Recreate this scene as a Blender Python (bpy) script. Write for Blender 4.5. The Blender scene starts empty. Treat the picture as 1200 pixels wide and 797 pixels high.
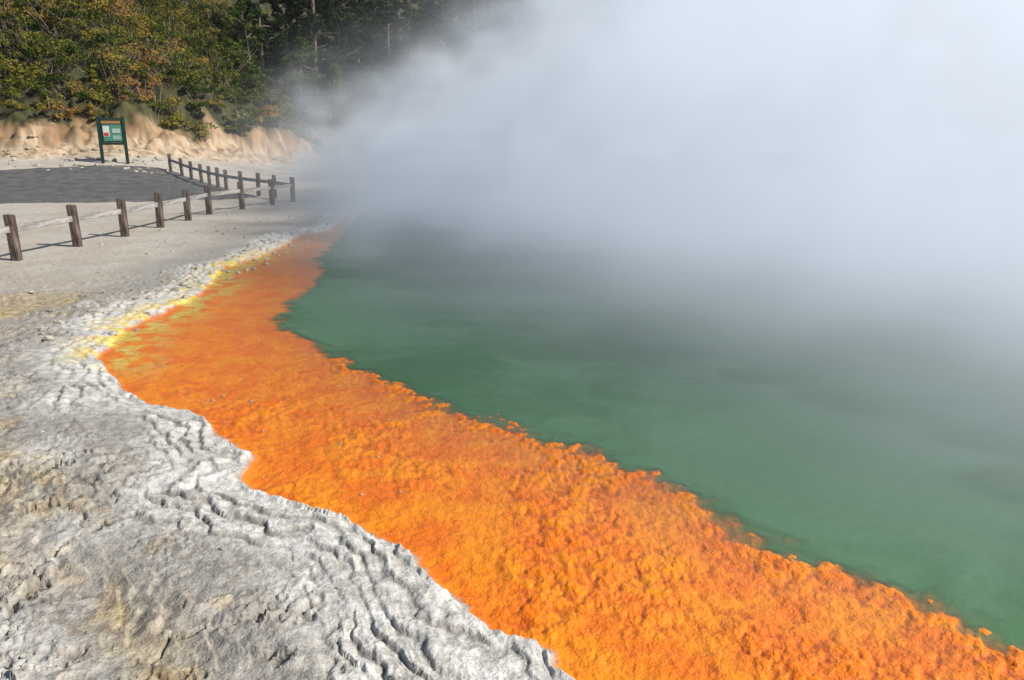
import bpy, math, random, time
import numpy as np
from mathutils import Vector
random.seed(7); RNG=np.random.default_rng(7)
scene=bpy.context.scene
T00=time.time()
# ------------------------------------------------------------------ noise
def _h(ix,iy,seed):
    h=(ix.astype(np.int64)*374761393+iy.astype(np.int64)*668265263+seed*1442695041)&0xFFFFFFFF
    h=((h^(h>>13))*1274126177)&0xFFFFFFFF
    h=((h^(h>>16))*2246822519)&0xFFFFFFFF
    return (h^(h>>15))&0xFFFFFFFF
def pn(x,y,seed=0):
    ix=np.floor(x);iy=np.floor(y);fx=x-ix;fy=y-iy
    u=fx*fx*fx*(fx*(fx*6-15)+10);v=fy*fy*fy*(fy*(fy*6-15)+10)
    def g(dx,dy):
        a=_h(ix+dx,iy+dy,seed)*(2*math.pi/4294967296.0)
        return np.cos(a)*(fx-dx)+np.sin(a)*(fy-dy)
    a=g(0,0);b=g(1,0);c=g(0,1);d=g(1,1)
    return ((a+(b-a)*u)+((c+(d-c)*u)-(a+(b-a)*u))*v)*1.5
def fbm(x,y,o=4,seed=0,gain=.5):
    r=0;a=1;t=0
    for i in range(o):
        r=r+a*pn(x,y,seed+i*17);t+=a;a*=gain;x=x*2.03+5.1;y=y*2.03+1.7
    return r/t*1.4
def worley(x,y,seed=0):
    ix=np.floor(x);iy=np.floor(y)
    f1=np.full(x.shape,9.);f2=np.full(x.shape,9.)
    for dx in(-1,0,1):
        for dy in(-1,0,1):
            cx=ix+dx;cy=iy+dy
            px=cx+_h(cx,cy,seed)/4294967296.0;py=cy+_h(cx,cy,seed+99)/4294967296.0
            d=np.sqrt((x-px)**2+(y-py)**2)
            f2=np.minimum(f2,np.maximum(f1,d));f1=np.minimum(f1,d)
    return f1,f2
def ss(a,b,x):
    t=np.clip((x-a)/(b-a),0,1);return t*t*(3-2*t)

# ------------------------------------------------------------------ plan curves (metres)
shore=[(.235,2.54),(.136,2.67),(-.036,2.81),(-.206,2.99),(-.34,3.23),(-.463,3.42),(-.614,3.59),(-.83,3.8),(-1.09,3.92),(-1.375,4.08),(-1.62,4.25),(-1.65,4.49),(-1.73,4.70),(-2.02,5.07),(-2.25,5.33),(-2.58,5.60),(-2.94,5.80),(-3.36,6.32),(-3.83,6.9),(-4.03,7.51),(-4.21,8.24),(-4.17,8.88),(-4.17,9.6),(-4.3,10.8),(-4.63,12.3),(-4.47,13.4),(-4.43,14.85),(-4.54,16.5),(-4.15,17.4),(-4.31,19.7),(-4.56,22.5),(-4.48,25.7),(-5.78,31.3),(-6.5,38),(-8,48),(-6,60),(0,70),(10,77),(24,78),(40,70),(52,55),(56,38),(52,20),(40,6),(25,-3),(12,-4),(5,-1),(2.2,.9),(.9,1.95)]
shelf=[(2.27,2.39),(2.046,2.67),(1.956,2.81),(1.86,2.96),(1.745,3.11),(1.6,3.22),(1.435,3.32),(1.31,3.5),(1.166,3.68),(1.05,3.94),(.926,4.17),(.73,4.37),(.55,4.63),(.29,4.89),(0,5.155),(-.285,5.42),(-.515,5.51),(-.824,5.91),(-1.18,6.37),(-1.57,6.84),(-1.96,7.45),(-2.376,7.97),(-2.74,8.65),(-2.87,9.51),(-2.88,10.6),(-3.02,12.05),(-3.45,13.4),(-3.53,14.85),(-3.65,16.2),(-3.8,17.6),(-4.08,19.8),(-4.4,22.5),(-4.36,25.7),(-5.6,31.2),(-6.35,38),(-7.8,48),(-5.8,59.5),(.1,69.6),(10.1,76.7),(24,77.7),(39.8,69.7),(51.7,54.8),(55.7,38),(51.7,20.2),(39.8,6.3),(24.8,-2.0),(12,-2.6),(6,.0),(3.5,1.4),(2.6,2.1)]
hillbase=[(-200,10),(-80,25),(-45,32),(-28,36.5),(-20,38.0),(-15.5,41.0),(-13,50),(-12,62),(-5,74),(6,83),(24,86),(45,80),(62,72),(95,62),(260,50)]
def catmull(P,closed,n):
    P=np.array(P,float);N=len(P);out=[]
    rng=range(N) if closed else range(N-1)
    for i in rng:
        if closed: p0,p1,p2,p3=P[i-1],P[i],P[(i+1)%N],P[(i+2)%N]
        else: p0,p1,p2,p3=P[max(i-1,0)],P[i],P[i+1],P[min(i+2,N-1)]
        for k in range(n):
            t=k/n
            out.append(.5*((2*p1)+(-p0+p2)*t+(2*p0-5*p1+4*p2-p3)*t*t+(-p0+3*p1-3*p2+p3)*t**3))
    out.append(P[0] if closed else P[-1])
    return np.array(out)
SH=catmull(shore,True,3);SF=catmull(shelf,True,3);HB=catmull(hillbase,False,3)
def polyd(x,y,P,closed=True):
    best=np.full(x.shape,1e9);side=np.zeros(x.shape);ins=np.zeros(x.shape,bool)
    for i in range(len(P)-1):
        ax,ay=P[i];bx,by=P[i+1];dx=bx-ax;dy=by-ay;l2=dx*dx+dy*dy
        if l2<1e-12: continue
        t=np.clip(((x-ax)*dx+(y-ay)*dy)/l2,0,1)
        d=(x-ax-t*dx)**2+(y-ay-t*dy)**2
        if closed:
            best=np.minimum(best,d)
            if ay!=by:
                c=((ay>y)!=(by>y))&(x<(bx-ax)*(y-ay)/(by-ay)+ax);ins^=c
        else:
            m=d<best;best=np.where(m,d,best)
            side=np.where(m,dx*(y-ay)-dy*(x-ax),side)
    d=np.sqrt(best)
    if closed: return np.where(ins,-d,d)
    return np.where(side>0,d,-d)
def tri(p): return 1-np.abs((p-np.floor(p))-.5)*2

def terrain(x,y):
    """height of the ground (z=0 is the pool's water level) and its material masks"""
    sd=polyd(x,y,SH); sf=-polyd(x,y,SF)      # sf>0 in deep water
    dh=polyd(x,y,HB,False)
    sdw=sd+.06*fbm(x*3.2,y*3.2,3,1)+.015*fbm(x*16,y*16,2,2)
    F1,F2=worley(x*8+.4*pn(x*9,y*9,5),y*8,11)
    G1,G2=worley(x*19,y*19+.4*pn(x*15,y*15,6),12)
    K1,K2=worley(x*40,y*40,13)
    sfw=sf+.15*fbm(x*3.0,y*3.0,4,3)+.09*(F1-.5)+.03*(G1-.5)
    # --- inland
    m=ss(0,.035,sdw)
    z=.03*m+.03*ss(.04,.30,sdw)-.03*ss(.6,3,sdw)
    rimw=.54+.24*fbm(x*.9,y*.9,2,31)
    rim=m*(1-ss(rimw*.8,rimw*1.35,sdw))
    wq=fbm(x*1.4,y*1.4,4,32,.5)
    # layered wavy lips, lines of equal distance from the water bent by noise
    p1=sdw*8.0+1.5*wq+.06*fbm(x*6,y*6,3,36);f1=p1-np.floor(p1)
    r1=ss(0,.8,f1)*(1-ss(.86,1,f1))          # saw-tooth: gentle rise, sharp little scarp
    p2=sdw*26+4.5*wq+.5*fbm(x*7,y*7,3,33);r2=tri(p2)
    am=.30+.70*ss(-.35,.2,fbm(x*1.5,y*1.5,3,34))
    z=z+rim*am*(.024*r1+.007*r2)+rim*(.003*(.5-K1)+.007*fbm(x*7,y*7,4,35)-.008)
    near=1-ss(8,13,y)
    rock=ss(.4,.8,sdw)*near
    T=(fbm(x*.8,y*.8,5,41,.55)*1.5+sdw*.9)*2.8
    f=T-np.floor(T)
    tw=.2+.8*ss(-.2,.25,fbm(x*1.3,y*1.3,2,43))
    z=z+rock*.046*tw*(1-f-(1-ss(0,.07,f)))
    T2=(fbm(x*1.7+9,y*1.7,5,46,.6)*1.6+sdw*.4)*3.2
    f2=T2-np.floor(T2)
    z=z+rock*.022*ss(-.1,.3,fbm(x*1.1+5,y*1.1,2,47))*(1-f2-(1-ss(0,.08,f2)))
    rough=.45+.9*ss(1.0,1.9,sd)*(1-ss(3.6,5.2,y))
    z=z+rock*(.010*rough*fbm(x*4,y*4,5,44,.6))+m*.0024*fbm(x*45,y*45,3,45)*near
    wx=x+.20*fbm(x*2.4,y*2.4,4,51,.6);wy=y+.20*fbm(x*2.4,y*2.4,4,52,.6)
    C1,C2=worley(wx*1.4,wy*1.4,53)
    cr=(1-ss(0,.05,C2-C1))*ss(-.02,.2,fbm(x*1.1,y*1.1,2,54))
    pit=ss(.36,.52,fbm(x*5,y*5,5,55,.6)+.3*fbm(x*.8,y*.8,2,56)+.12*(rough-.5))
    z=z-rock*(.05*cr+.028*pit)
    z=z+ss(8,13,y)*m*(.012*fbm(x*1.5,y*1.5,4,61)+.018*(1-ss(0,1.2,sdw))*np.abs(fbm(x*2,y*2,3,62)))
    # --- slow rise to the viewing area, then the eroded bank and the hill
    up=ss(-2,-6,x)
    z=z+up*(.034*np.clip(y-25,0,14))*(sdw>0)+.75*ss(30,38,y)*ss(-11,-19,x)
    z=z+1.2*ss(6,60,sd)*ss(0,30,x)
    dhw=dh+1.6*fbm(x*.22,y*.22,3,71)+.7*fbm(x*.6,y*.6,4,72,.5)
    k=1-.8*ss(6,40,x)
    bh=.6+.6*fbm(x*.18,y*.1,2,76)
    H=.35*ss(-1.5,1.2,dhw)+bh*ss(.2,3.6,dhw)+k*60*(1-np.exp(-np.clip(dhw-1.0,0,None)*.60/60))
    gul=np.abs(fbm(x*.5,y*.5,4,73,.5))
    z=z+H+ss(.3,1.8,dhw)*(1-ss(5,8,dhw))*(.8*gul+.28*fbm(x*1.3,y*1.3,4,75,.55))+ss(4,9,dhw)*.7*fbm(x*.2,y*.2,3,74)
    # --- pool shelf
    lump=.2+.8*ss(8.5,4.5,y)
    lump=lump*(.45+.55*ss(-.2,.3,fbm(x*1.4,y*1.4,2,81)))
    e=np.exp(-(np.clip(-sfw,0,9)/.22)**2)
    lump=np.clip(lump+.5*e*ss(9,6,y),0,1.25)
    dome=np.clip(1-(F1/.62)**2,0,1);dome2=np.clip(1-(G1/.62)**2,0,1);dome3=np.clip(1-(K1/.65)**2,0,1)
    opit=ss(.25,.5,fbm(x*11,y*11,3,83))
    zs=-.014+lump*(.010*dome+.007*dome2+.004*dome3-.008*opit)+.007*fbm(x*2.2,y*2.2,3,82)+.004*e
    zs=zs*ss(0,.05,-sdw)
    drop=ss(-.02,.16,sfw)*.018+ss(.16,.9,sfw)*1.4
    zp=zs-drop
    inside=sdw<0
    Z=np.where(inside,zp,z)
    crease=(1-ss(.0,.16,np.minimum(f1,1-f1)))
    masks=dict(
      orange=ss(.012,-.02,sdw+.01*pn(x*30,y*30,91)),
      yellow=np.exp(-((sdw+.10)/.36)**2)*ss(6.2,7.2,y)*(1-ss(13,16,y))*ss(-.22,.12,fbm(x*3.5,y*3.5,4,92)),
      white=np.clip(rim*(.75+.25*ss(-.2,.3,fbm(x*2,y*2,3,98)))+.45*rock*ss(.05,.45,fbm(x*.8,y*.8,3,93)),0,1)*m,
      ochre=np.clip(ss(.9,1.6,sdw)*ss(-.35,.12,fbm(x*.9,y*.9,4,94)),0,1)*near+.5*near*rock*ss(.2,.5,fbm(x*3,y*3,3,95)),
      gravel=ss(8,13,y)*ss(.5,1.8,sdw+.5*fbm(x*.8,y*.8,3,96)),
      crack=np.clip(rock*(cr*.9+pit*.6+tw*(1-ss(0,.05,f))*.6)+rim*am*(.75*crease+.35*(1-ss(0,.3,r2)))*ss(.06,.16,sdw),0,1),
      bank=ss(-1.2,-.2,dhw), hill=ss(1.5,2.4,dhw+1.2*fbm(x*.5,y*.5,3,97)),
      banktop=ss(.4,1.8,dhw+.8*fbm(x*1.2,y*1.2,3,99)),
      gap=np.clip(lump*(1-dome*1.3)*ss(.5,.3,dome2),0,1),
      nmid=ss(-.35,.35,fbm(x*2.2,y*2.2,5,101,.6)),
      nlow=ss(-.35,.35,fbm(x*.6,y*.6,4,102,.6)),
      nbank=ss(-.1,.35,fbm(x*2.4,y*2.4,5,103,.7)),
      norange=ss(-.35,.35,fbm(x*3.2,y*3.2,5,104,.6)))
    return Z,masks,sdw,sfw

# ------------------------------------------------------------------ mesh helper
def mesh_from(name,co,faces_flat,nper,mats=(),smooth=True,matidx=None):
    me=bpy.data.meshes.new(name)
    nf=len(faces_flat)//nper
    me.vertices.add(len(co));me.vertices.foreach_set('co',np.asarray(co,np.float32).ravel())
    me.loops.add(nf*nper);me.loops.foreach_set('vertex_index',np.asarray(faces_flat,np.int32))
    me.polygons.add(nf);me.polygons.foreach_set('loop_start',np.arange(0,nf*nper,nper,dtype=np.int32))
    me.polygons.foreach_set('loop_total',np.full(nf,nper,np.int32))
    for m in mats: me.materials.append(m)
    if matidx is not None: me.polygons.foreach_set('material_index',np.asarray(matidx,np.int32))
    me.update(calc_edges=True)
    me.polygons.foreach_set('use_smooth',np.full(nf,smooth))
    return me
def add_attr(me,name,v):
    a=me.attributes.new(name,'FLOAT','POINT');a.data.foreach_set('value',np.asarray(v,np.float32).ravel())
def obj(name,me,parent=None):
    o=bpy.data.objects.new(name,me);scene.collection.objects.link(o)
    if parent: o.parent=parent
    return o

# ------------------------------------------------------------------ node helper
class NT:
    def __init__(s,tree):
        s.t=tree;s.t.nodes.clear()
    def n(s,typ,**kw):
        nd=s.t.nodes.new(typ)
        for k,v in kw.items(): setattr(nd,k,v)
        return nd
    def l(s,a,b): s.t.links.new(a,b)
    def val(s,inp,v):
        if isinstance(v,(int,float,tuple)): inp.default_value=v
        else: s.l(v,inp)
    def math(s,op,a,b=0,c=None,clamp=False):
        nd=s.n('ShaderNodeMath',operation=op,use_clamp=clamp)
        s.val(nd.inputs[0],a);s.val(nd.inputs[1],b)
        if c is not None: s.val(nd.inputs[2],c)
        return nd.outputs[0]
    def noise(s,vec,scale,detail=4,rough=.55,dist=0):
        nd=s.n('ShaderNodeTexNoise');nd.inputs['Scale'].default_value=scale;nd.inputs['Detail'].default_value=detail
        nd.inputs['Roughness'].default_value=rough;nd.inputs['Distortion'].default_value=dist
        if vec is not None: s.l(vec,nd.inputs['Vector'])
        return nd.outputs[0]
    def mr(s,v,a,b,c=0,d=1,smooth=True):
        nd=s.n('ShaderNodeMapRange',interpolation_type='SMOOTHSTEP' if smooth else 'LINEAR')
        s.val(nd.inputs[0],v)
        for i,q in zip((1,2,3,4),(a,b,c,d)): s.val(nd.inputs[i],q)
        return nd.outputs[0]
    def mix(s,f,a,b,blend='MIX'):
        nd=s.n('ShaderNodeMix',data_type='RGBA',blend_type=blend)
        s.val(nd.inputs[0],f)
        for i,q in((6,a),(7,b)):
            if isinstance(q,tuple): nd.inputs[i].default_value=(*q[:3],1)
            else: s.l(q,nd.inputs[i])
        return nd.outputs[2]
    def attr(s,name): return s.n('ShaderNodeAttribute',attribute_name=name).outputs['Fac']
def newmat(name):
    m=bpy.data.materials.new(name);m.use_nodes=True;return m,NT(m.node_tree)

def ground_mat():
    m,t=newmat('sinter_ground')
    P=t.n('ShaderNodeNewGeometry').outputs['Position']
    n2=t.noise(P,14,3,.65);n3=t.noise(P,70,2,.7)
    n1=t.attr('nmid');nl=t.attr('nlow')
    base=t.mix(t.mr(n2,.3,.7),(.235,.215,.188),(.46,.44,.395))
    base=t.mix(t.math('MULTIPLY',n1,.5),base,(.36,.335,.295))
    base=t.mix(t.mr(n3,.5,.75,0,.5),base,(.60,.575,.52))
    base=t.mix(t.mr(n3,.42,.28,0,.6),base,(.12,.105,.085))
    och=t.mix(t.mr(n2,.35,.65),(.28,.175,.075),(.62,.48,.24))
    base=t.mix(t.math('MULTIPLY',t.attr('ochre'),t.mr(n3,.3,.6,.45,.95)),base,och)
    wh=t.mix(t.mr(n2,.35,.62),(.52,.505,.47),(.80,.785,.74))
    base=t.mix(t.math('MULTIPLY',t.attr('white'),t.math('MULTIPLY_ADD',n1,.30,.70)),base,wh)
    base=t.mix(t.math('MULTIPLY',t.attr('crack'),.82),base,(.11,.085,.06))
    gr=t.mix(t.mr(n3,.35,.65),(.36,.31,.245),(.63,.575,.485));gr=t.mix(t.math('MULTIPLY',nl,.5),gr,(.62,.58,.51))
    gr=t.mix(t.mr(n2,.48,.68,0,.6),gr,(.27,.24,.20))
    base=t.mix(t.attr('gravel'),base,gr)
    nb=t.attr('nbank')
    bk=t.mix(n1,(.50,.37,.24),(.62,.51,.37))
    bk=t.mix(t.attr('banktop'),bk,t.mix(nl,(.32,.19,.10),(.48,.35,.22)))
    bk=t.mix(t.math('MULTIPLY',nb,.8),bk,(.19,.12,.07))
    base=t.mix(t.attr('bank'),base,bk)
    base=t.mix(t.attr('hill'),base,t.mix(n1,(.03,.032,.012),(.08,.075,.03)))
    oc=t.mix(t.attr('norange'),(.90,.20,.002),(.97,.29,.003))
    oc=t.mix(t.mr(n3,.5,.75,0,.35),oc,(.95,.37,.02))
    oc=t.mix(t.mr(n2,.54,.72,0,.5),oc,(.70,.115,.002))
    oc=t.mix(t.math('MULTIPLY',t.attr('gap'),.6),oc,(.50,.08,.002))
    sx=t.n('ShaderNodeSeparateXYZ');t.l(P,sx.inputs[0])
    oc=t.mix(t.mr(sx.outputs[1],10,17,0,.6),oc,(.72,.32,.09))
    ye=t.mix(t.mr(n2,.4,.6),(.74,.47,.02),(.78,.68,.20))
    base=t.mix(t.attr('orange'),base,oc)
    base=t.mix(t.attr('yellow'),base,ye)
    b=t.n('ShaderNodeBsdfPrincipled');t.l(base,b.inputs['Base Color'])
    t.l(t.mr(t.attr('orange'),0,1,.85,.42),b.inputs['Roughness'])
    b.inputs['Specular IOR Level'].default_value=.3
    h=t.math('ADD',t.math('MULTIPLY',n3,.5),n2)
    bp=t.n('ShaderNodeBump');bp.inputs['Strength'].default_value=.9;bp.inputs['Distance'].default_value=.018
    t.l(h,bp.inputs['Height']);t.l(bp.outputs[0],b.inputs['Normal'])
    o=t.n('ShaderNodeOutputMaterial');t.l(b.outputs[0],o.inputs[0]);return m
def water_mat():
    m,t=newmat('pool_water')
    ge=t.n('ShaderNodeNewGeometry');P=ge.outputs['Position']
    mp=t.n('ShaderNodeMapping');t.l(P,mp.inputs[0]);mp.inputs['Rotation'].default_value=(0,0,.5);mp.inputs['Scale'].default_value=(1,1.8,1)
    nb=t.noise(mp.outputs[0],7,3,.6);nc=t.attr('nlow')
    col=t.mix(nc,(.060,.162,.062),(.105,.232,.115))
    col=t.mix(t.mr(t.noise(P,60,1,.6),.70,.76,0,.4),col,(.35,.42,.30))     # froth and gas bubbles
    d=t.n('ShaderNodeBsdfDiffuse');t.l(col,d.inputs[0])
    tr=t.n('ShaderNodeBsdfTransparent');tr.inputs[0].default_value=(1,1,1,1)
    mx=t.n('ShaderNodeMixShader');t.l(t.attr('opacity'),mx.inputs[0]);t.l(tr.outputs[0],mx.inputs[1]);t.l(d.outputs[0],mx.inputs[2])
    g=t.n('ShaderNodeBsdfGlossy');g.inputs['Roughness'].default_value=.15
    vm=t.n('ShaderNodeVectorMath',operation='DOT_PRODUCT');t.l(ge.outputs['Normal'],vm.inputs[0]);t.l(ge.outputs['Incoming'],vm.inputs[1])
    c=t.math('SUBTRACT',1,t.math('ABSOLUTE',vm.outputs['Value']),clamp=True)
    fr=t.math('MULTIPLY_ADD',t.math('POWER',c,5),.7,.015)
    bp=t.n('ShaderNodeBump');bp.inputs['Strength'].default_value=.4;bp.inputs['Distance'].default_value=.03;t.l(nb,bp.inputs['Height'])
    for x in(g,d): t.l(bp.outputs[0],x.inputs['Normal'])
    m2=t.n('ShaderNodeMixShader');t.l(fr,m2.inputs[0]);t.l(mx.outputs[0],m2.inputs[1]);t.l(g.outputs[0],m2.inputs[2])
    o=t.n('ShaderNodeOutputMaterial');t.l(m2.outputs[0],o.inputs[0]);return m
def simple_mat(name,c1,c2,scale,rough=.8,bump=.3,bd=.01,stretch=None,spec=.3):
    m,t=newmat(name)
    P=t.n('ShaderNodeTexCoord').outputs['Object']
    if stretch:
        mp=t.n('ShaderNodeMapping');t.l(P,mp.inputs[0]);mp.inputs['Scale'].default_value=stretch;P=mp.outputs[0]
    n=t.noise(P,scale,4,.65)
    b=t.n('ShaderNodeBsdfPrincipled');t.l(t.mix(t.mr(n,.32,.68),c1,c2),b.inputs['Base Color']);b.inputs['Roughness'].default_value=rough
    b.inputs['Specular IOR Level'].default_value=spec
    bp=t.n('ShaderNodeBump');bp.inputs['Strength'].default_value=bump;bp.inputs['Distance'].default_value=bd;t.l(n,bp.inputs['Height']);t.l(bp.outputs[0],b.inputs['Normal'])
    o=t.n('ShaderNodeOutputMaterial');t.l(b.outputs[0],o.inputs[0]);return m
def leaf_mat(name,stops,transl=.25):
    m,t=newmat(name)
    r=t.n('ShaderNodeValToRGB');els=r.color_ramp.elements
    while len(els)<len(stops): els.new(.5)
    for e,(p,c) in zip(els,stops): e.position=p;e.color=(*c,1)
    t.l(t.attr('tint'),r.inputs[0])
    d=t.n('ShaderNodeBsdfDiffuse');t.l(r.outputs[0],d.inputs[0])
    tl=t.n('ShaderNodeBsdfTranslucent');t.l(r.outputs[0],tl.inputs[0])
    mx=t.n('ShaderNodeMixShader');mx.inputs[0].default_value=transl;t.l(d.outputs[0],mx.inputs[1]);t.l(tl.outputs[0],mx.inputs[2])
    o=t.n('ShaderNodeOutputMaterial');t.l(mx.outputs[0],o.inputs[0]);return m

# ------------------------------------------------------------------ ground + water sheets
th=np.concatenate([np.linspace(-41,41,760),np.linspace(41,319,90)[1:-1]])*math.pi/180
nr=[.5*(2.2/.5)**(i/24) for i in range(24)]
r=2.2
while r<13: nr.append(r);r*=1.0044
while r<62: nr.append(r);r*=(1.0035 if 39<r<47 else 1.0095)
while r<900: nr.append(r);r*=1.08
nr=np.array(nr)
R,TH=np.meshgrid(nr,th,indexing='ij')
X=(R*np.sin(TH));Y=(R*np.cos(TH))
Z,M,SDW,SFW=terrain(X.ravel(),Y.ravel())
print('terrain',time.time()-T00)
a,b=X.shape
co=np.stack([X.ravel(),Y.ravel(),Z],1)
I=np.arange(a*b).reshape(a,b);J=np.roll(I,-1,axis=1)
F=np.stack([I[:-1],I[1:],J[1:],J[:-1]],-1).reshape(-1,4)[:, ::-1]
c0=len(co)
co2=np.vstack([co,[[0,0,float(Z[:b].mean())]]])
k=np.arange(0,b,2);fan=np.stack([I[0][k],np.full(len(k),c0),I[0][(k+2)%b],I[0][(k+1)%b]],1)
FF=np.vstack([F,fan])
me=mesh_from('ground',co2,FF.ravel(),4,[ground_mat()])
for kk,v in M.items(): add_attr(me,kk,np.append(v,0))
obj('ground',me)

inside=(SDW<.06)&(np.hypot(co[:,0],co[:,1])<140)
fm=inside[F].any(1)
WF=F[fm];used=np.unique(WF);remap=np.full(a*b,-1);remap[used]=np.arange(len(used))
wco=co[used].copy();op=.04*ss(-.6,0,SFW)+.96*ss(-.04,.20,SFW)**.8;op=op[used];wco[:,2]=0
me=mesh_from('pool_water',wco,remap[WF].ravel(),4,[water_mat()]);add_attr(me,'opacity',np.clip(op,0,1))
add_attr(me,'nlow',ss(-.35,.35,fbm(wco[:,0]*.35+.3*fbm(wco[:,0],wco[:,1],2,7),wco[:,1]*.35,5,111,.6)))
obj('pool_water',me)

def hz(x,y):
    z,_,_,_=terrain(np.atleast_1d(np.asarray(x,float)),np.atleast_1d(np.asarray(y,float)));return z

# ------------------------------------------------------------------ asphalt path
pa=catmull([(-60,19),(-40,21.5),(-26,23.6),(-18,24.6),(-13,25.2),(-9.8,26.0),(-8.8,27.0)],False,12)
pb=catmull([(-60,29),(-40,31),(-26,33.5),(-20,35.0),(-16.0,35.8),(-13.3,33.4),(-9.6,28.0)],False,12)
n=60
gx=np.array([pa+(pb-pa)*j/n for j in range(n+1)])
px=gx[...,0];py=gx[...,1]
wob=.3*fbm(px*1.0,py*1.0,4,201);
j=np.arange(n+1)[:,None]/n
py=py+wob*(np.abs(j-.5)*2)**3
pz,_,_,_=terrain(px.ravel(),py.ravel())
pz=pz.reshape(px.shape)+.035-.06*(np.abs(j-.5)*2)**12
I2=np.arange(px.size).reshape(px.shape)
F2=np.stack([I2[:-1,:-1],I2[:-1,1:],I2[1:,1:],I2[1:,:-1]],-1).reshape(-1,4)
asph=simple_mat('asphalt',(.085,.085,.087),(.16,.155,.15),2.5,.95,.4,.01)
obj('asphalt_path',mesh_from('asphalt_path',np.stack([px.ravel(),py.ravel(),pz.ravel()],1),F2.ravel(),4,[asph]))

# ------------------------------------------------------------------ timber fence
import bmesh
def box_mesh(name,sx,sy,sz,mat,bev=.008,top=0):
    bm=bmesh.new();bmesh.ops.create_cube(bm,size=1)
    for v in bm.verts: v.co=Vector((v.co.x*sx,v.co.y*sy,v.co.z*sz))
    if top:
        for v in bm.verts:
            if v.co.z>0 and v.co.x>0: v.co.z-=top
    bmesh.ops.bevel(bm,geom=bm.edges[:],offset=bev,segments=2,affect='EDGES')
    me=bpy.data.meshes.new(name);bm.to_mesh(me);bm.free();me.materials.append(mat);return me
wood=simple_mat('weathered_post',(.045,.030,.026),(.19,.145,.125),7,.85,.6,.01,(3,3,.6))
railm=simple_mat('weathered_rail',(.20,.18,.17),(.42,.40,.38),5,.85,.5,.008,(.5,3,3))
fp=[(-8.75,9.8),(-8.55,11.4),(-8.39,13.02),(-8.29,14.73),(-8.15,16.32),(-8.18,18.1),(-8.17,19.66),(-8.3,21.4),(-7.9,22.9),(-7.5,24.5),(-7.15,25.6),(-8.0,26.5),(-8.8,27.3),(-9.7,28.2),(-10.6,29.2),(-11.2,30),(-11.9,31),(-12.6,32),(-13.4,33),(-14.2,34),(-15.1,35)]
fz=hz([p[0] for p in fp],[p[1] for p in fp])
fence=bpy.data.objects.new('wooden_fence',None);scene.collection.objects.link(fence)
for i,((x,y),z) in enumerate(zip(fp,fz)):
    wd=.135 if i<11 else .115
    o=obj('post_%d'%(i+1),box_mesh('post',wd,wd,1.07,wood,.012,.015),fence)
    o.location=(x,y,z+.26+random.uniform(-.02,.02));o.rotation_euler=(random.uniform(-.025,.025),random.uniform(-.025,.025),random.uniform(-.12,.12))
    if i<len(fp)-1:
        p=Vector((x,y,z+.53));q=Vector((*fp[i+1],fz[i+1]+.53));d=q-p;L=d.length
        o=obj('rail_%d'%(i+1),box_mesh('rail',L-wd-.003,.05,.11,railm,.006),fence)
        o.location=(p+q)/2;o.rotation_mode='QUATERNION';o.rotation_quaternion=d.to_track_quat('X','Z')

# ------------------------------------------------------------------ information sign
sx,sy=-17.9,35.8;sz=float(hz(sx,sy)[0])
sign=bpy.data.objects.new('information_sign',None);scene.collection.objects.link(sign)
sign.location=(sx,sy,sz);sign.rotation_euler=(0,0,.18)
gmn=simple_mat('sign_green_paint',(.006,.03,.02),(.012,.045,.03),4,.45,.1,.003,None,.5)
def flat(name,c,r=.5): return simple_mat(name,c,tuple(v*.85 for v in c),12,r,.05,.002,None,.4)
parts=[('post_left',-.52,0,1.0,.12,.12,2.1,gmn),('post_right',.52,0,1.0,.12,.12,2.1,gmn),
 ('frame_top',0,0,1.93,.916,.07,.1,gmn),('frame_bottom',0,0,.86,.916,.07,.1,gmn),('backing_board',0,.01,1.395,.912,.04,.962,gmn),
 ('header_strip',0,-.022,1.79,.80,.016,.12,flat('sign_yellow',(.40,.22,.08))),
 ('map_panel',.04,-.022,1.33,.78,.016,.72,flat('sign_panel_green',(.08,.27,.19))),
 ('white_notice',-.22,-.038,1.40,.26,.012,.46,flat('sign_white',(.72,.72,.70))),
 ('red_notice',-.22,-.05,1.27,.20,.010,.14,flat('sign_red',(.6,.05,.03))),
 ('text_block',.2,-.038,1.42,.34,.012,.2,flat('sign_pale',(.40,.55,.45))),
 ('text_block_low',.2,-.038,1.13,.34,.012,.18,flat('sign_pale2',(.30,.48,.38)))]
for nme,x,y,z,a1,b1,c1,mt in parts:
    o=obj(nme,box_mesh(nme,a1,b1,c1,mt,min(.006,b1*.3)),sign);o.location=(x,y,z)

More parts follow.
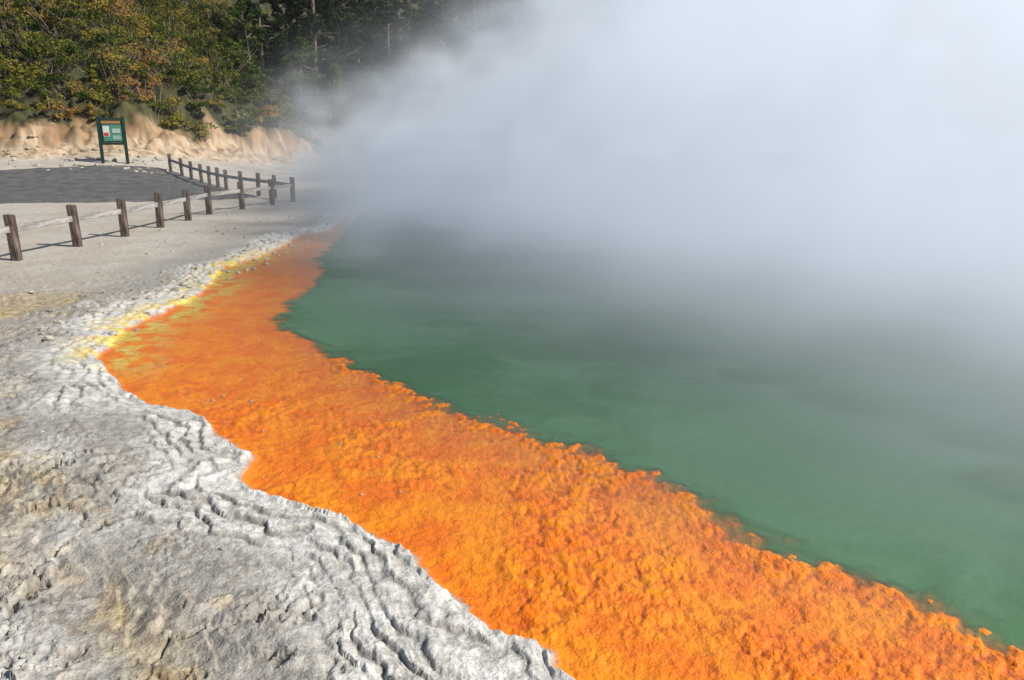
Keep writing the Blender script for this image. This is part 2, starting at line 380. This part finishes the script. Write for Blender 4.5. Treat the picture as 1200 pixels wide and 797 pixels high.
# ------------------------------------------------------------------ stones
def ico():
    bm=bmesh.new();bmesh.ops.create_icosphere(bm,subdivisions=2,radius=1)
    v=np.array([q.co[:] for q in bm.verts]);f=np.array([[w.index for w in q.verts] for q in bm.faces]);bm.free();return v,f
IV,IF=ico()
V=[];Fc=[];off=0;pts=[]
while len(pts)<380:
    m=random.random()
    if m<.18: x,y,s=random.uniform(-5.0,-4.05),random.uniform(7.3,16),random.uniform(.01,.05)
    elif m<.45: x,y,s=random.uniform(-4,-.6),random.uniform(2.3,6),random.uniform(.004,.014)
    elif m<.75: x,y,s=random.uniform(-8,-4.6),random.uniform(8,26),random.uniform(.01,.04)
    else: x,y,s=random.uniform(-24,-15),random.uniform(34,38.5),random.uniform(.03,.14)
    pts.append((x,y,s))
pz=hz([p[0] for p in pts],[p[1] for p in pts])
for (x,y,s),z in zip(pts,pz):
    if z<-.02: continue
    nn=1+.25*RNG.standard_normal(3)[None,:]*IV*.6+.12*RNG.standard_normal((len(IV),1))
    v=IV*nn*s*np.array([RNG.uniform(.8,1.4),RNG.uniform(.8,1.3),RNG.uniform(.45,.8)])
    an=RNG.uniform(0,6.28);c,q=math.cos(an),math.sin(an)
    v=np.stack([v[:,0]*c-v[:,1]*q,v[:,0]*q+v[:,1]*c,v[:,2]],1)+np.array([x,y,z+s*.2])
    V.append(v);Fc.append(IF+off);off+=len(IV)
stm=simple_mat('pale_stone',(.24,.21,.16),(.52,.48,.40),14,.85,.5,.01)
obj('loose_stones',mesh_from('stones',np.vstack(V),np.vstack(Fc).ravel(),3,[stm],False))

# ------------------------------------------------------------------ foliage
def leaves(c,size,norm,jit=.6,asp=.5):
    n=len(c)
    nn=norm+jit*RNG.standard_normal((n,3));nn/=np.linalg.norm(nn,axis=1)[:,None]
    r=RNG.standard_normal((n,3));u=np.cross(nn,r);u/=np.linalg.norm(u,axis=1)[:,None]+1e-9
    w=np.cross(nn,u);s=(size*RNG.uniform(.6,1.35,n))[:,None]
    q=np.stack([c-u*s,c+w*s*asp,c+u*s,c-w*s*asp],1)
    return q.reshape(-1,3)
def sticks(p,q,wd):
    d=q-p;r=RNG.standard_normal(d.shape);s=np.cross(d,r);s/=np.linalg.norm(s,axis=1)[:,None]+1e-9;s*=wd
    return np.stack([p-s,p+s,q+s*.35,q-s*.35],1).reshape(-1,3)
bark=simple_mat('bark',(.10,.075,.06),(.24,.19,.16),5,.9,.6,.03)
twig=simple_mat('dead_twigs',(.16,.11,.09),(.32,.25,.22),5,.9,.2,.01)
scrubm=leaf_mat('scrub_leaves',[(0,(.018,.032,.008)),(.3,(.055,.08,.016)),(.55,(.17,.175,.032)),(.8,(.30,.22,.055)),(1,(.31,.155,.065))])
def jgrid(x0,x1,y0,y1,s):
    gx,gy=np.meshgrid(np.arange(x0,x1,s),np.arange(y0,y1,s));gx=gx.ravel();gy=gy.ravel()
    return gx+RNG.uniform(-.4,.4,len(gx))*s,gy+RNG.uniform(-.4,.4,len(gy))*s
ax,ay=jgrid(-52,-6,34,80,1.08);bx,by=jgrid(-24,22,50,108,2.1)
ra=ax/ay;rb=bx/by
ka=(ra<-.2)&(ra>-.76);kb=(rb>=-.2)&(rb<.24)
gx=np.concatenate([ax[ka],bx[kb]]);gy=np.concatenate([ay[ka],by[kb]])
dh=polyd(gx,gy,HB,False)
gz,gmask,_,_=terrain(gx,gy)
rat=gx/gy
keep=np.where((gmask['hill']>.2)&(dh<31)&(gz<gy*.225+3))[0]
Q=[];TT=[];MI=[]
for i in keep:
    x,y,z=gx[i],gy[i],gz[i];far=rat[i]>-.2
    R0=RNG.uniform(.55,1.25)*(1.35 if far else 1)*(.7 if dh[i]<4 else 1);Hh=R0*RNG.uniform(.9,1.5)
    hue=float(np.clip(.43+.25*RNG.standard_normal()+(-.25 if far else 0)+.16*math.sin(x*.35+y*.2),.03,.97))
    nl=RNG.integers(5,9);tot=200 if far else 460
    for k in range(nl):
        lc=np.array([x,y,z+.1])+np.array([RNG.normal(0,R0*.48),RNG.normal(0,R0*.48),RNG.uniform(.1,1)*Hh])
        lr=R0*RNG.uniform(.28,.55);cnt=tot//nl
        d=RNG.standard_normal((cnt,3));d/=np.linalg.norm(d,axis=1)[:,None];d[:,2]=np.abs(d[:,2])*.9-.25
        c=lc+d*lr*RNG.uniform(.6,1.15,(cnt,1))
        Q.append(leaves(c,.14 if far else .08,d+np.array([0,0,.4]),.6,.5))
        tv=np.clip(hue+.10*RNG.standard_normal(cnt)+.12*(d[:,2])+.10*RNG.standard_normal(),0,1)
        TT.append(np.repeat(tv,4));MI.append(np.zeros(cnt,int))
    if not far and RNG.random()<.65:
        ns=RNG.integers(6,18);p=np.tile([x,y,z],(ns,1))+RNG.normal(0,.12,(ns,3))
        q=p+np.stack([RNG.normal(0,R0*.7,ns),RNG.normal(0,R0*.7,ns),RNG.uniform(.5,1.3,ns)*Hh*1.1],1)
        Q.append(sticks(p,q,.018));TT.append(np.zeros(ns*4));MI.append(np.ones(ns,int))
Q=np.vstack(Q);me=mesh_from('hill_scrub',Q,np.arange(len(Q)),4,[scrubm,twig],False,np.concatenate(MI));add_attr(me,'tint',np.concatenate(TT))
obj('hill_scrub',me)
print('scrub',time.time()-T00)
pinem=leaf_mat('pine_needles',[(0,(.008,.016,.008)),(.5,(.022,.042,.014)),(1,(.055,.085,.025))],.15)
youngm=leaf_mat('young_pine_needles',[(0,(.03,.05,.012)),(.5,(.08,.12,.02)),(1,(.15,.19,.04))],.25)
def tube(P,rad,ns=7):
    P=np.array(P);n=len(P);vs=[];fs=[]
    for i in range(n):
        for k in range(ns):
            an=6.2832*k/ns
            d=P[min(i+1,n-1)]-P[max(i-1,0)];d=d/np.linalg.norm(d)
            u=np.cross(d,[0.3,1,.2]);u/=np.linalg.norm(u);w=np.cross(d,u)
            vs.append(P[i]+rad[i]*(u*math.cos(an)+w*math.sin(an)))
    for i in range(n-1):
        for k in range(ns): fs.append([i*ns+k,i*ns+(k+1)%ns,(i+1)*ns+(k+1)%ns,(i+1)*ns+k])
    return np.array(vs),np.array(fs)
def pine(Ht,start,spread,mat,dens=1.,leaf=.22):
    V=[];Fs=[];T=[];MI=[];off=0
    def put(v,f,t,mi):
        nonlocal off
        V.append(v);Fs.append(f+off);T.append(t);MI.append(np.full(len(f),mi));off+=len(v)
    bend=RNG.normal(0,.35,2)
    zs=np.linspace(-.4,Ht,9);P=[(bend[0]*(z/Ht)**2,bend[1]*(z/Ht)**2,z) for z in zs];rad=[max(.02,.013*Ht*(1-.93*max(z,0)/Ht)) for z in zs]
    v,f=tube(P,rad);put(v,f,np.zeros(len(v)),1)
    nb=int(50*dens*Ht/14)
    for k in range(nb):
        u=(k+RNG.random())/nb;h=Ht*(start+(1-start)*u)
        L=spread*(1-u)**.65*RNG.uniform(.5,1.2)+.35
        an=RNG.uniform(0,6.283);el=.15+.5*u+RNG.normal(0,.12)
        d=np.array([math.cos(an)*math.cos(el),math.sin(an)*math.cos(el),math.sin(el)])
        p0=np.array([bend[0]*(h/Ht)**2,bend[1]*(h/Ht)**2,h])
        pts=[p0,p0+d*L*.5+[0,0,-.05*L],p0+d*L+[0,0,.08*L]]
        v,f=tube(pts,[.035+.01*L,.02+.005*L,.008],4);put(v,f,np.zeros(len(v)),1)
        nc=max(2,int(L*2.4))
        for c in range(nc):
            s=.35+.65*(c+RNG.random())/nc
            cc=p0+d*L*s+RNG.normal(0,.14*L*.5+.05,3);cnt=int(30*dens)
            q=RNG.standard_normal((cnt,3));q/=np.linalg.norm(q,axis=1)[:,None]
            pc=cc+q*RNG.uniform(.15,.55,(cnt,1))*np.array([1,1,.6])*(.55+.3*(1-u))
            vv=leaves(pc,leaf,q*.4+np.array([0,0,.6]),.8,.32);ff=np.arange(len(vv)).reshape(-1,4)
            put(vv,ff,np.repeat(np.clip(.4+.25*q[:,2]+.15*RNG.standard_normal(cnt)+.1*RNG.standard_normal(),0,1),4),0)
    me=mesh_from('pine_tree',np.vstack(V),np.vstack(Fs).ravel(),4,[mat,bark],False,np.concatenate(MI));add_attr(me,'tint',np.concatenate(T));return me
pines=[pine(RNG.uniform(12,16),RNG.uniform(.05,.3),RNG.uniform(2.6,3.6),pinem) for _ in range(4)]
young=[pine(RNG.uniform(5,7),.05,1.9,youngm,1.3,.16) for _ in range(2)]
tp=[]
for k in range(54):
    x=-18+43*k/53+random.uniform(-.8,.8);row=k%3
    base=np.interp(x,[-18,-13,-5,6,24,40],[60,67,79,88,91,88]);y=base+row*4.5+random.uniform(-1,1)
    tp.append((x,y))
tz=hz([p[0] for p in tp],[p[1] for p in tp])
for (x,y),z in zip(tp,tz):
    o=obj('pine_tree',random.choice(pines));o.location=(x,y,z-.1);o.rotation_euler=(0,0,random.uniform(0,6.28));s=random.uniform(.8,1.2);o.scale=(s,s,s)
yp=[(-12.4,56.5),(-11.0,63),(-15.2,58),(-9.6,76),(-3,83),(-18.5,58)]
yz=hz([p[0] for p in yp],[p[1] for p in yp])
for (x,y),z in zip(yp,yz):
    o=obj('young_pine_tree',random.choice(young));o.location=(x,y,z-.1);o.rotation_euler=(0,0,random.uniform(0,6.28))
print('trees',time.time()-T00)
# ------------------------------------------------------------------ steam (real volume over the pool, voxel grid)
m,t=newmat('steam')
dn=t.math('MULTIPLY',t.attr('density'),.1)          # grid stores density per 10 m
vs=t.n('ShaderNodeVolumeScatter');vs.inputs['Color'].default_value=(.98,.99,1,1);vs.inputs['Anisotropy'].default_value=0
t.l(dn,vs.inputs['Density'])
# added emission in place of multiple scattering, stronger rightward, upward and where dense
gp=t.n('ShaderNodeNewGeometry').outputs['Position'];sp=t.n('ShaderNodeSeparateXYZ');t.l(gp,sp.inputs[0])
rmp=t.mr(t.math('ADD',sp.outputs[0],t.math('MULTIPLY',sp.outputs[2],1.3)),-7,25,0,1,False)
glow=t.math('MULTIPLY',t.math('MULTIPLY_ADD',rmp,.48,.19),t.mr(dn,.003,.30,.35,1.40,False))
em=t.n('ShaderNodeEmission');t.l(t.mix(rmp,(.62,.80,1),(.89,.93,1)),em.inputs[0]);t.l(t.math('MULTIPLY',dn,glow),em.inputs[1])
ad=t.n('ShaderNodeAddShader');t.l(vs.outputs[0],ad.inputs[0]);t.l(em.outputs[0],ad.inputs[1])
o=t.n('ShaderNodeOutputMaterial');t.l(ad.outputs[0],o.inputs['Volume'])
try: m.cycles.volume_step_rate=7.0
except Exception as e: print('steprate',e)
ng=bpy.data.node_groups.new('steam_field','GeometryNodeTree')
ng.interface.new_socket('Geometry',in_out='OUTPUT',socket_type='NodeSocketGeometry')
t=NT(ng)
P=t.n('GeometryNodeInputPosition').outputs[0]
sp=t.n('ShaderNodeSeparateXYZ');t.l(P,sp.inputs[0]);x,y,z=sp.outputs
nbig=t.noise(P,.075,2,.5,.3)
ad=t.n('ShaderNodeVectorMath',operation='MULTIPLY');t.l(P,ad.inputs[0]);ad.inputs[1].default_value=(.8,.8,1.2)
sh=t.n('ShaderNodeVectorMath',operation='ADD');t.l(ad.outputs[0],sh.inputs[0])
cx=t.n('ShaderNodeCombineXYZ');t.l(t.math('MULTIPLY',z,-.55),cx.inputs[0]);t.l(t.math('MULTIPLY',x,.2),cx.inputs[2]);t.l(cx.outputs[0],sh.inputs[1])
nf=t.noise(sh.outputs[0],.30,5,.6,1.2)
nf2=t.noise(sh.outputs[0],1.0,3,.6,.8)
w=t.math('MULTIPLY',t.math('SUBTRACT',nf,.5),17)
left=t.mr(t.math('ADD',t.math('ADD',t.math('MULTIPLY',y,.30),x),w),-4.5,5.5)
right=t.mr(x,24,36,1,0)
yx=t.math('ADD',y,t.math('MULTIPLY',x,1.8))
nearf=t.math('ADD',t.mr(yx,2.5,11,.02,.75),t.mr(yx,11,22,0,.5))
ztop=t.math('ADD',t.math('ADD',t.math('MULTIPLY',x,.42),5.2),t.math('MULTIPLY',t.math('SUBTRACT',nbig,.5),10))
ztop=t.math('MULTIPLY',t.math('ADD',ztop,w),t.mr(yx,5,26,.34,1))
top=t.mr(t.math('SUBTRACT',ztop,z),-2.5,4.5)
wn=t.math('ADD',t.math('MULTIPLY',nf,.60),t.math('MULTIPLY',nf2,.40))
wisp=t.mr(wn,.43,.56,.03,1)
veil=t.mr(t.math('ADD',z,t.math('MULTIPLY',wn,3)),1.3,3.6,.80,0)
wisp=t.math('MAXIMUM',wisp,t.math('MULTIPLY',veil,t.mr(yx,3,13)))
dens=t.math('MULTIPLY',t.math('MULTIPLY',left,nearf),t.math('MULTIPLY',top,wisp))
dens=t.math('MULTIPLY_ADD',t.math('MULTIPLY',dens,right),3.6,.0015)   # never zero: one closed cloud
vc=t.n('GeometryNodeVolumeCube');t.l(dens,vc.inputs['Density'])
vc.inputs['Min'].default_value=(-24,2.2,.02);vc.inputs['Max'].default_value=(36,76,23)
vc.inputs['Resolution X'].default_value=130;vc.inputs['Resolution Y'].default_value=160;vc.inputs['Resolution Z'].default_value=50
sm=t.n('GeometryNodeSetMaterial');sm.inputs['Material'].default_value=m;t.l(vc.outputs[0],sm.inputs['Geometry'])
go=t.n('NodeGroupOutput');t.l(sm.outputs[0],go.inputs[0])
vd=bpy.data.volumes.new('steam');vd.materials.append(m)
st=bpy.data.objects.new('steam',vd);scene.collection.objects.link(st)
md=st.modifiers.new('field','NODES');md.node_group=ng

# ------------------------------------------------------------------ light
tosun=Vector((.86,-.36,0)).normalized()*math.cos(math.radians(38))+Vector((0,0,math.sin(math.radians(38))))
L=bpy.data.lights.new('sun','SUN');L.energy=5.0;L.angle=math.radians(.5);L.color=(1,.95,.87)
lo=bpy.data.objects.new('sun',L);scene.collection.objects.link(lo);lo.rotation_mode='QUATERNION';lo.rotation_quaternion=tosun.to_track_quat('Z','Y');lo.location=(30,-20,40)
W=bpy.data.worlds.new('World');scene.world=W;W.use_nodes=True
nt=W.node_tree;bg=nt.nodes['Background'];sk=nt.nodes.new('ShaderNodeTexSky');sk.sky_type='NISHITA';sk.sun_disc=False
sk.sun_elevation=math.radians(38);sk.sun_rotation=math.atan2(tosun.x,tosun.y)
nt.links.new(sk.outputs[0],bg.inputs[0]);bg.inputs[1].default_value=.08

cam=bpy.data.cameras.new('camera');cam.sensor_width=36;cam.lens=27.18;cam.clip_end=2000;cam.clip_start=.05
co_=bpy.data.objects.new('camera',cam);scene.collection.objects.link(co_);co_.location=(0,0,2);co_.rotation_euler=(math.radians(75.5),0,0)
scene.camera=co_
scene.view_settings.view_transform='Standard';scene.view_settings.look='None';scene.view_settings.exposure=0
print('verts',len(co),'scrub',len(Q),'bushes',len(keep),time.time()-T00)
